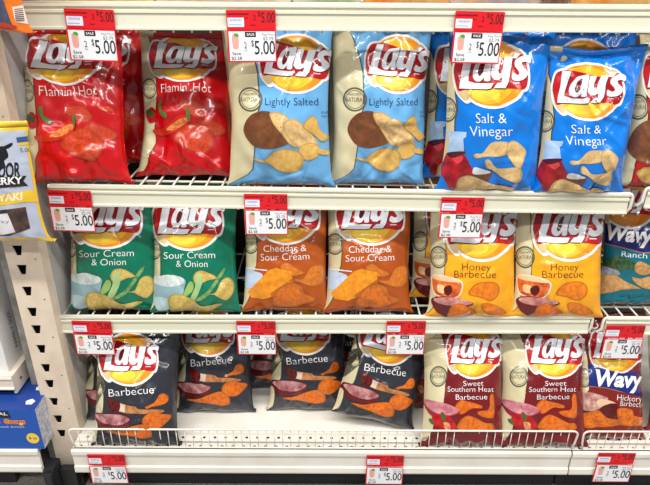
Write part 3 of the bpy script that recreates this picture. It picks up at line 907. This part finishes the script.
# blue boxes
BLUE, BLUED = plain('blue_card', (24, 84, 176), .35), plain('blue_card_top', (26, 62, 140), .4)
EDGE = plain('card_edge', (206, 206, 212), .6, mott=(150, 156, 178), mscale=90)
be = at_z(45, 449, ZB)
def blue_box(y, h, w, front, label, name='snack_box'):
    t = thing(name, label, 'box', (be.x, y, ZB), 'blue boxes at far left')
    b = MB(); d = .052
    vs = [(-w,0,.0005),(0,0,.0005),(0,d,.0005),(-w,d,.0005),(-w,0,h),(0,0,h),(0,d,h),(-w,d,h)]
    b.add(vs, [(3,2,1,0),(2,3,7,6),(3,0,4,7),(0,1,5,4)], BLUE); b.add(vs, [(1,2,6,5)], EDGE); b.add(vs, [(4,5,6,7)], BLUED)
    # little white crest on the lid
    b.add([(-.03, .018, h+.0004), (-.016, .018, h+.0004), (-.012, .03, h+.0004), (-.023, .038, h+.0004), (-.034, .03, h+.0004)], [(0,1,2,3,4)], CART)
    b.build('box_body', t)
    if front:
        b = MB()
        def put(word, x0, x1, z, cap, rgb, bold=0, nm='ink'):
            V, T = text_fit(word, x0, x1, 0, cap, 0, bold); m = plain('boxink_%02x%02x%02x' % rgb, rgb, .5)
            b.add([(p[0], -.0008, z - p[1]) for p in V], T, m)
        for dz, rgb, bo in ((0, (244, 206, 90), .075), (-.0003, (222, 74, 36), .02)):
            for wd, x0, x1 in (('Curious', -.166, -.088), ('George', -.080, -.028)):
                V, T = text_fit(wd, x0, x1, 0, .0125, 0, bo)
                b.add([(p[0], -.0008 + dz, .079 - p[1]) for p in V], T, plain('boxink_%02x%02x%02x' % rgb, rgb, .5))
        put('ESSENTIAL', -.150, -.066, .104, .008, (236, 236, 240), .02)
        b.add([(-.2, -.0005, .096), (-.060, -.0005, .096), (-.064, -.0005, .116), (-.2, -.0005, .118)], [(0,1,2,3)], plain('black_card', (30, 30, 36), .4))
        put('snack boxes', -.10, -.035, .067, .005, (220, 226, 240))
        e = ellipse(-.022, .034, .015, .016, 20)
        b.add([(x, -.0006, z) for x, z in e], [tuple(range(20))], plain('yellow_spot', (240, 206, 60), .5))
        put('8 ct', -.031, -.013, .031, .007, (40, 70, 150), .02)
        b.build('front_print', t)
    return t
hb = .120
blue_box(be.y, hb, .26, True, 'bright blue box with orange lettering, frontmost on the far left bottom shelf')
for k in (1, 2, 3): blue_box(be.y + .0535 * k, hb - .002 * k, .26, False, ('dark blue box lid directly behind the front blue box', 'second dark blue box lid behind the front blue box', 'rearmost dark blue box lid under the far left shelf')[k - 1])
b = MB(); b.box((.701, -.004, 0), (.725, .036, .10), DARK); b.box((.705, -.016, .035), (.723, -.004, .09), DARK)
b.build('foot', bl_)

# ------------------------------------------------------------------ price tags
def make_tag():
    red, wh, bk = plain('tag_red', (222, 22, 36), .4), plain('tag_white', (238, 240, 244), .45), plain('tag_black', (30, 28, 30), .5)
    gy, bl, pk, gn, pale = plain('tag_grey', (150, 156, 166), .5), plain('tag_blue', (150, 166, 214), .5), plain('tag_pink', (236, 168, 156), .5), plain('tag_green', (60, 170, 70), .5), plain('sticker_white', (232, 234, 246), .5)
    dr = plain('tag_darkred', (120, 10, 20), .5)
    w = .0450
    root = thing('price_tag', '', 'price tag')
    s = MB(); s.box((-w, 0, -.034), (w, .0006, .0), red)
    st = s.build('rail_label', root)
    s = MB(); s.box((-w + .002, -.0006, -.029), (-w + .032, -.0001, -.013), pale); 
    for k in range(9):
        x = -w + .007 + k * .0024; s.box((x, -.0009, -.019), (x + .0013, -.0007, -.015), bl)
    s.box((-w + .004, -.0009, -.0255), (-w + .026, -.0007, -.0245), gy)
    s.build('barcode_sticker', st)
    def word(mb, wd, x0, x1, z, cap, m, bold=0, y=-.0005):
        V, T = text_fit(wd, x0, x1, 0, cap, 0, bold); mb.add([(p[0], y, z - p[1]) for p in V], T, m)
    s = MB(); word(s, '$', .013, .018, -.010, .008, dr, .01); word(s, '5.00', .019, .0435, -.021, .017, bk, .0); word(s, '2', .0045, .0085, -.017, .009, dr, .02)
    s.box((-w + .002, -.0006, -.0075), (-.004, -.0002, -.0055), dr); s.box((-.001, -.0006, -.026), (.008, -.0002, -.025), dr); s.box((-.012, -.0006, -.014), (-.006, -.0002, -.013), dr)
    s.build('label_print', st)
    # hanging sale card
    y = -.003
    s = MB(); s.box((-w, y, -.091), (w, y + .0006, -.0345), red)
    s.box((-w + .0028, y - .0004, -.0885), (w - .002, y - .0001, -.0365), wh)
    cd = s.build('sale_card', root)
    s = MB(); yy = y - .0008
    word(s, '5.00', .0045, .0425, -.0765, .0235, bk, .006, yy); word(s, '$', -.001, .0035, -.0625, .011, bk, .0, yy)
    word(s, '2', -.0145, -.0095, -.066, .011, bk, -.005, yy); word(s, 'for', -.0145, -.0085, -.0715, .0045, gy, 0, yy)
    word(s, 'Save', -.037, -.0215, -.078, .0055, bk, 0, yy); word(s, '$2.58', -.039, -.020, -.0865, .0055, bk, 0, yy)
    word(s, '$3.79', .021, .040, -.0515, .0055, gy, .01, yy); word(s, 'Reg Price', .019, .042, -.0435, .004, gy, 0, yy)
    s.build('price_lettering', cd)
    s = MB(); s.box((-.012, yy, -.046), (.008, yy + .0003, -.037), bk); word(s, 'SALE', -.009, .005, -.0435, .004, wh, .02, yy - .0004)
    P = spline([(-.036, -.044), (-.030, -.0425), (-.025, -.045), (-.0245, -.056), (-.026, -.066), (-.034, -.0665), (-.036, -.058)])
    V, T = tess([P]); s.add([(p[0], yy, p[1]) for p in V], T, pk)
    P = spline([(-.033, -.0425), (-.030, -.0395), (-.025, -.0405), (-.024, -.045), (-.029, -.0455)])
    V, T = tess([P]); s.add([(p[0], yy - .0003, p[1]) for p in V], T, gn)
    s.build('offer_badge', cd)
    return root

def copy_tree(o, parent=None):
    c = o.copy(); COL.objects.link(c); c.parent = parent
    for ch in o.children: copy_tree(ch, c)
    return c
T0 = make_tag()
used = False
tags = [
    (88.5, 9, 0, 1.4, 'red and white price tag on the top rail, above the first red bag'),
    (250.5, 10, 0, -.3, 'red and white price tag on the top rail, at the pale blue bags'),
    (480.5, 11.5, 0, .8, 'red and white price tag on the top rail, above the bright blue bags'),
    (68.5, 190.5, 0, 1.2, 'red and white price tag above the first green bag, partly behind the hanging jerky pack'),
    (265.5, 194, 0, .2, 'red and white price tag over the first orange bag'),
    (463.5, 197.5, 0, .5, 'red and white price tag over the first yellow bag'),
    (91, 321, 0, 1.0, 'red and white price tag over the first black bag, below the green bags'),
    (255.8, 321, 0, .2, 'red and white price tag between the second and third black bags'),
    (406.5, 321, 0, -.2, 'red and white price tag over the tilted fourth black bag'),
    (626.5, 325.5, 0, -.3, 'red and white price tag over the maroon bag with the navy band'),
    (105.5, 454.5, 1, .3, 'red and white price tag on the bottom rail, lowest at left'),
    (385.5, 455.5, 1, .3, 'red and white price tag on the bottom rail, middle of three'),
    (617.5, 453, 1, .3, 'red and white price tag on the bottom rail, lower right corner'),
]
for px, py, low, rl, lab in tags:
    Y = -.0090 if not low else YB - .0085
    p = at_y(px, py, Y)
    o = T0 if not used else copy_tree(T0)
    used = True
    o.location = p; o.rotation_euler = (0, math.radians(rl), 0)
    o['label'] = lab; o['category'] = 'price tag'; o['group'] = 'red and white price tags on the shelf rails'

# ------------------------------------------------------------------ chip bags
DB = lambda x: ZB + .0005
up = lambda f: (lambda x: f(x) + .0015)
D2u, D3u, D2ru, D3ru = up(D2), up(D3), up(D2r), up(D3r)
COLR = dict(fl=(190, 8, 16), li=(104, 170, 222), sa=(0, 118, 216), so=(0, 112, 84), ch=(172, 78, 18), ho=(240, 164, 24),
            bb=(44, 46, 54), sw=(112, 18, 24), hi=(122, 30, 22), ra=(0, 104, 122), cl=(190, 16, 24))
bags = [
  # key, flavour, foot px, width px, H, lean, deck, roll, label
  ('fl1', 'fl', (79, 184), 97, .305, 19, D2u, -1, 'glossy red chip bag with peppers on the print, leftmost on the upper shelf'),
  ('fl2', 'fl', (187, 177), 88, .305, 25, D2u, 0, 'glossy red chip bag with peppers, second from left, beside the pale blue bags'),
  ('fl3', 'fl', ('fl1', 106, .15), 84, .30, 19, D2u, 0, 'dark red chip bag mostly hidden in the gap between the two front red bags'),
  ('li1', 'li', (281, 186), 98, .325, 8, D2u, 0, 'pale blue chip bag with potato, nearer the red bags, under the second top tag'),
  ('li2', 'li', (377, 185), 90, .325, 8, D2u, 0, 'pale blue chip bag with potato, next to the bright blue bags'),
  ('li3', 'li', ('li1', 275, .10), 91, .315, 8, D2u, 0, 'pale blue bag peeking out left behind the first pale blue bag'),
  ('li4', 'li', ('li2', 371), 86, .315, 8, D2u, 0, 'shadowed pale blue bag behind the second pale blue bag'),
  ('sa1', 'sa', (487, 192), 95, .318, 7, D2u, 0, 'bright blue chip bag with red vinegar flask, under the third top tag'),
  ('sa2', 'sa', (577, 194), 87, .282, 7, D2u, 0, 'bright blue slumped chip bag with its crimped top edge in full view'),
  ('sa3', 'sa', ('sa1', 468), 90, .315, 7, D2u, 0, 'bright blue bag showing only a strip left behind the first bright blue bag'),
  ('sa4', 'sa', ('sa2', 572), 80, .315, 7, D2u, 0, 'dim bright blue bag rising behind the slumped bright blue bag'),
  ('cl1', 'cl', (666, 187), 94, .30, 8, D2ru, 0, 'tan and red chip bag with a potato, cut by the right edge of the picture'),
  ('so1', 'so', (116, 311), 86, .295, 19, D3u, 0, 'green chip bag with dip bowl, left one under the price tag'),
  ('so2', 'so', (196, 313), 82, .295, 19, D3u, 0, 'green chip bag with dip bowl, right one beside the orange bags'),
  ('ch1', 'ch', (286, 312), 80, .295, 19, D3u, 0, 'orange chip bag with cheese block, left one under the price tag'),
  ('ch2', 'ch', (368, 313), 80, .295, 19, D3u, 0, 'orange chip bag with cheese block, right one with clear logo'),
  ('ho1', 'ho', (471, 318), 83, .29, 20, D3u, 0, 'yellow chip bag with honey jar, left one under the price tag'),
  ('ho2', 'ho', (556, 318), 85, .29, 20, D3u, 0, 'yellow chip bag with honey jar, right one beside the teal bag'),
  ('ho3', 'ho', ('ho1', 451), 77, .285, 20, D3u, 0, 'yellow bag showing only its tan side in the gap after the orange bags'),
  ('ra1', 'ra', (641, 306), 86, .285, 16, D3ru, 0, 'teal chip bag with a navy band, at the right edge'),
  ('bb1', 'bb', (136, 446), 80, .305, 27, DB, 0, 'black chip bag with brush and sauce bowl, leftmost, behind the wire fence'),
  ('bb2', 'bb', (214, 413), 73, .305, 27, DB, 0, 'black chip bag standing upright, second from left in the bottom row'),
  ('bb3', 'bb', (308, 411), 73, .305, 27, DB, 0, 'black chip bag third from left, on bare white shelf'),
  ('bb4', 'bb', (372, 422), 72, .305, 27, DB, 13, 'black chip bag tilted clockwise beside the maroon bags'),
  ('bb5', 'bb', ('bb1', 123), 74, .295, 27, DB, 0, 'black bag peeking out left behind the leftmost black bag'),
  ('bb6', 'bb', ('bb3', 278), 66, .295, 27, DB, 0, 'shadowed black bag in the gap behind the second and third black bags'),
  ('bb7', 'bb', ('bb4', 358, .15), 66, .295, 27, DB, 0, 'shadowed black bag in the gap behind the third and fourth black bags'),
  ('sw1', 'sw', (463, 447), 77, .305, 27, DB, 0, 'maroon chip bag with red peppers, left one in the bottom row'),
  ('sw2', 'sw', (543, 447), 81, .305, 27, DB, 0, 'maroon chip bag with red peppers, right one with tan side panel clear'),
  ('sw3', 'sw', ('sw1', 437, .135), 72, .30, 27, DB, 0, 'maroon bag half hidden between the tilted black bag and the maroon pair'),
  ('hi1', 'hi', (607, 440), 70, .305, 27, DB, 0, 'maroon chip bag with a navy band, behind the short fence at right'),
  ('hi2', 'hi', (685, 432), 70, .30, 27, DB, 0, 'sliver of maroon bag with navy band at the right edge of the bottom shelf'),
]
FN = dict(fl=('fl2', d_flamin), li=('li2', d_light), sa=('sa2', d_salt), so=('so2', d_sour), ch=('ch2', d_cheddar), ho=('ho2', d_honey),
          bb=('bb1', d_bbq), sw=('sw2', d_sweet), hi=('hi1', d_hickory), ra=('ra1', d_ranch), cl=('cl1', d_classic))
GRP = dict(fl='red chip bags on the upper shelf', li='pale blue chip bags on the upper shelf', sa='bright blue chip bags on the upper shelf', so='green chip bags on the middle shelf',
           ch='orange chip bags on the middle shelf', ho='yellow chip bags on the middle shelf', bb='black chip bags on the bottom shelf', sw='maroon chip bags on the bottom shelf',
           hi='maroon navy-banded chip bags on the bottom shelf', ra=None, cl=None)
poses = {}
AMP = dict(fl1=2.1, fl2=2.0, li2=2.0, sa2=1.9, li1=1.2, hi1=1.7, cl1=1.7, bb1=1.5, sa1=1.4)
for key, fl, foot, w, H, lean, dk, roll, lab in bags:
    foot_ = foot[0]
    if isinstance(foot[0], str):           # stands behind a front bag
        fr = poses[foot[0]]; q = proj(np.array([fr.loc.x, fr.loc.y + (foot[2] if len(foot) > 2 else .088), dk(fr.loc.x)])); foot = (foot[1], float(q[1]))
    poses[key] = Pose(foot, w, H, lean, dk, T=.028 if isinstance(foot_, str) else .041, roll=roll)
designs = {fl: fn(poses[ref]) for fl, (ref, fn) in FN.items()}
for n, (key, fl, foot, w, H, lean, dk, roll, lab) in enumerate(bags):
    build_bag('chip_bag', poses[key], designs[fl], COLR[fl], 11 + n * 7, lab, 'chip bag', GRP[fl], amp=AMP.get(key, 1.15), sag=.010 if key == 'sa2' else .004)
    p = poses[key]; print('BAG', key, 'W %.3f' % p.W, 'loc %.3f %.3f %.3f' % tuple(p.loc))

# hanging jerky packs
pj = Pose((-3, 242), 106, .232, 0, None, T=.012, roll=0, free_y=-.085)
build_bag('jerky_pack', pj, d_teriyaki(pj), (228, 186, 44), 501, 'grey jerky pack with yellow rim hanging in front of the slotted upright', 'snack pack', 'hanging jerky packs at left', .5, False)
pt = Pose((-22, 33), 104, .22, 0, None, T=.012, roll=0, free_y=-.085)
build_bag('jerky_pack', pt, d_hangtop(pt), (236, 120, 36), 502, 'orange-rimmed pack with barcode hanging at the top left corner', 'snack pack', 'hanging jerky packs at left', .5, False)

cx_ = at_y(-16, 100, -.066).x
t = thing('clip_strip', 'white hanging strip holding the two jerky packs at left', 'strip', (cx_, -.062, 0))
b = MB(); b.box((-.014, 0, pj.loc.z + .04), (.014, .0015, 2.0), CART); b.build('strip', t)
for q in (pj, pt):
    zt = q.loc.z + q.H
    b = MB(); b.tube([(0, 0, zt + .004), (0, -.014, zt + .013), (0, -.026, zt + .015), (0, -.029, zt + .020)], .0014, STEEL, 6); b.build('hook', t, smooth=True)
b = MB(); b.box((-.016, .0015, 1.98), (.016, .034, 2.0), STEEL); b.build('bracket', t)

# goods standing on the topmost shelf (only their feet are in view)
def tray(x0, x1, y, h, c1, c2, lab, k):
    a, b_ = at_y(x0, 3, y), at_y(x1, 3, y)
    x0, x1 = a.x, b_.x
    z = D1((x0 + x1) / 2) + .003
    t = thing('snack_packet', lab, 'packet', ((x0 + x1) / 2, y, z), 'packets along the topmost shelf')
    w = (x1 - x0) / 2
    b = MB(); n = 14; m = 10
    def P(i, j, s):
        u = -1 + 2*i/n; v = j/m
        tt = .028 * (1 - abs(u)**3)**.6 * (math.sin(PI * min(1, max(0, .08 + v*.9))))**.6
        return (u*w, s*tt + .03, v*h)
    for s in (-1, 1):
        vs = [P(i, j, s) for i in range(n+1) for j in range(m+1)]
        fs = [(i*(m+1)+j, (i+1)*(m+1)+j, (i+1)*(m+1)+j+1, i*(m+1)+j+1) if s < 0 else (i*(m+1)+j, i*(m+1)+j+1, (i+1)*(m+1)+j+1, (i+1)*(m+1)+j) for i in range(n) for j in range(m)]
        b.add(vs, fs, ink(c1, c2, 18))
    b.build('packet_film', t, smooth=True)
    b = MB(); b.box((-w, .029, h - .001), (w, .031, h + .010), ink(c1)); b.build('top_seal', t)
tr = [(36, 150, (226, 190, 110), (240, 214, 150), 'yellow packet on the topmost shelf, above the first red bag'),
      (152, 290, (222, 196, 150), (236, 220, 190), 'cream packet on the topmost shelf, left of its centre'),
      (292, 362, (214, 214, 190), (170, 190, 140), 'pale green packet on the topmost shelf, above the first pale blue bag'),
      (364, 452, (232, 130, 50), (236, 190, 130), 'orange packet on the topmost shelf, above the second pale blue bag'),
      (454, 546, (226, 180, 130), (180, 180, 190), 'tan packet on the topmost shelf, above the first bright blue bag'),
      (548, 574, (150, 110, 80), (120, 90, 80), 'narrow brown packet on the topmost shelf'),
      (577, 690, (238, 150, 60), (240, 200, 130), 'orange packet on the topmost shelf, at the right corner')]
for k, (a, c, c1, c2, lab) in enumerate(tr): tray(a, c, .015, .16, c1, c2, lab, k)

# ------------------------------------------------------------------ light
def lamp(name, loc, sx, sy, e, col=(1, .97, .92)):
    L = bpy.data.lights.new(name, 'AREA'); L.shape = 'RECTANGLE'; L.size = sx; L.size_y = sy; L.energy = e; L.color = col
    o = bpy.data.objects.new(name, L); COL.objects.link(o); o.location = loc
    return o
lamp('ceiling_lamp', (0, -1.15, 3.1), 7.5, .14, 185)
lamp('ceiling_lamp', (0, -2.5, 3.1), 7.5, .14, 122)
W = bpy.data.worlds.new('world'); sc.world = W; W.use_nodes = True
W.node_tree.nodes['Background'].inputs['Color'].default_value = (.9, .93, 1, 1)
W.node_tree.nodes['Background'].inputs['Strength'].default_value = .27

vs = sc.view_settings
vs.view_transform = 'Standard'; vs.look = 'None'; vs.exposure = 0.0; vs.gamma = 1; vs.use_curve_mapping = False
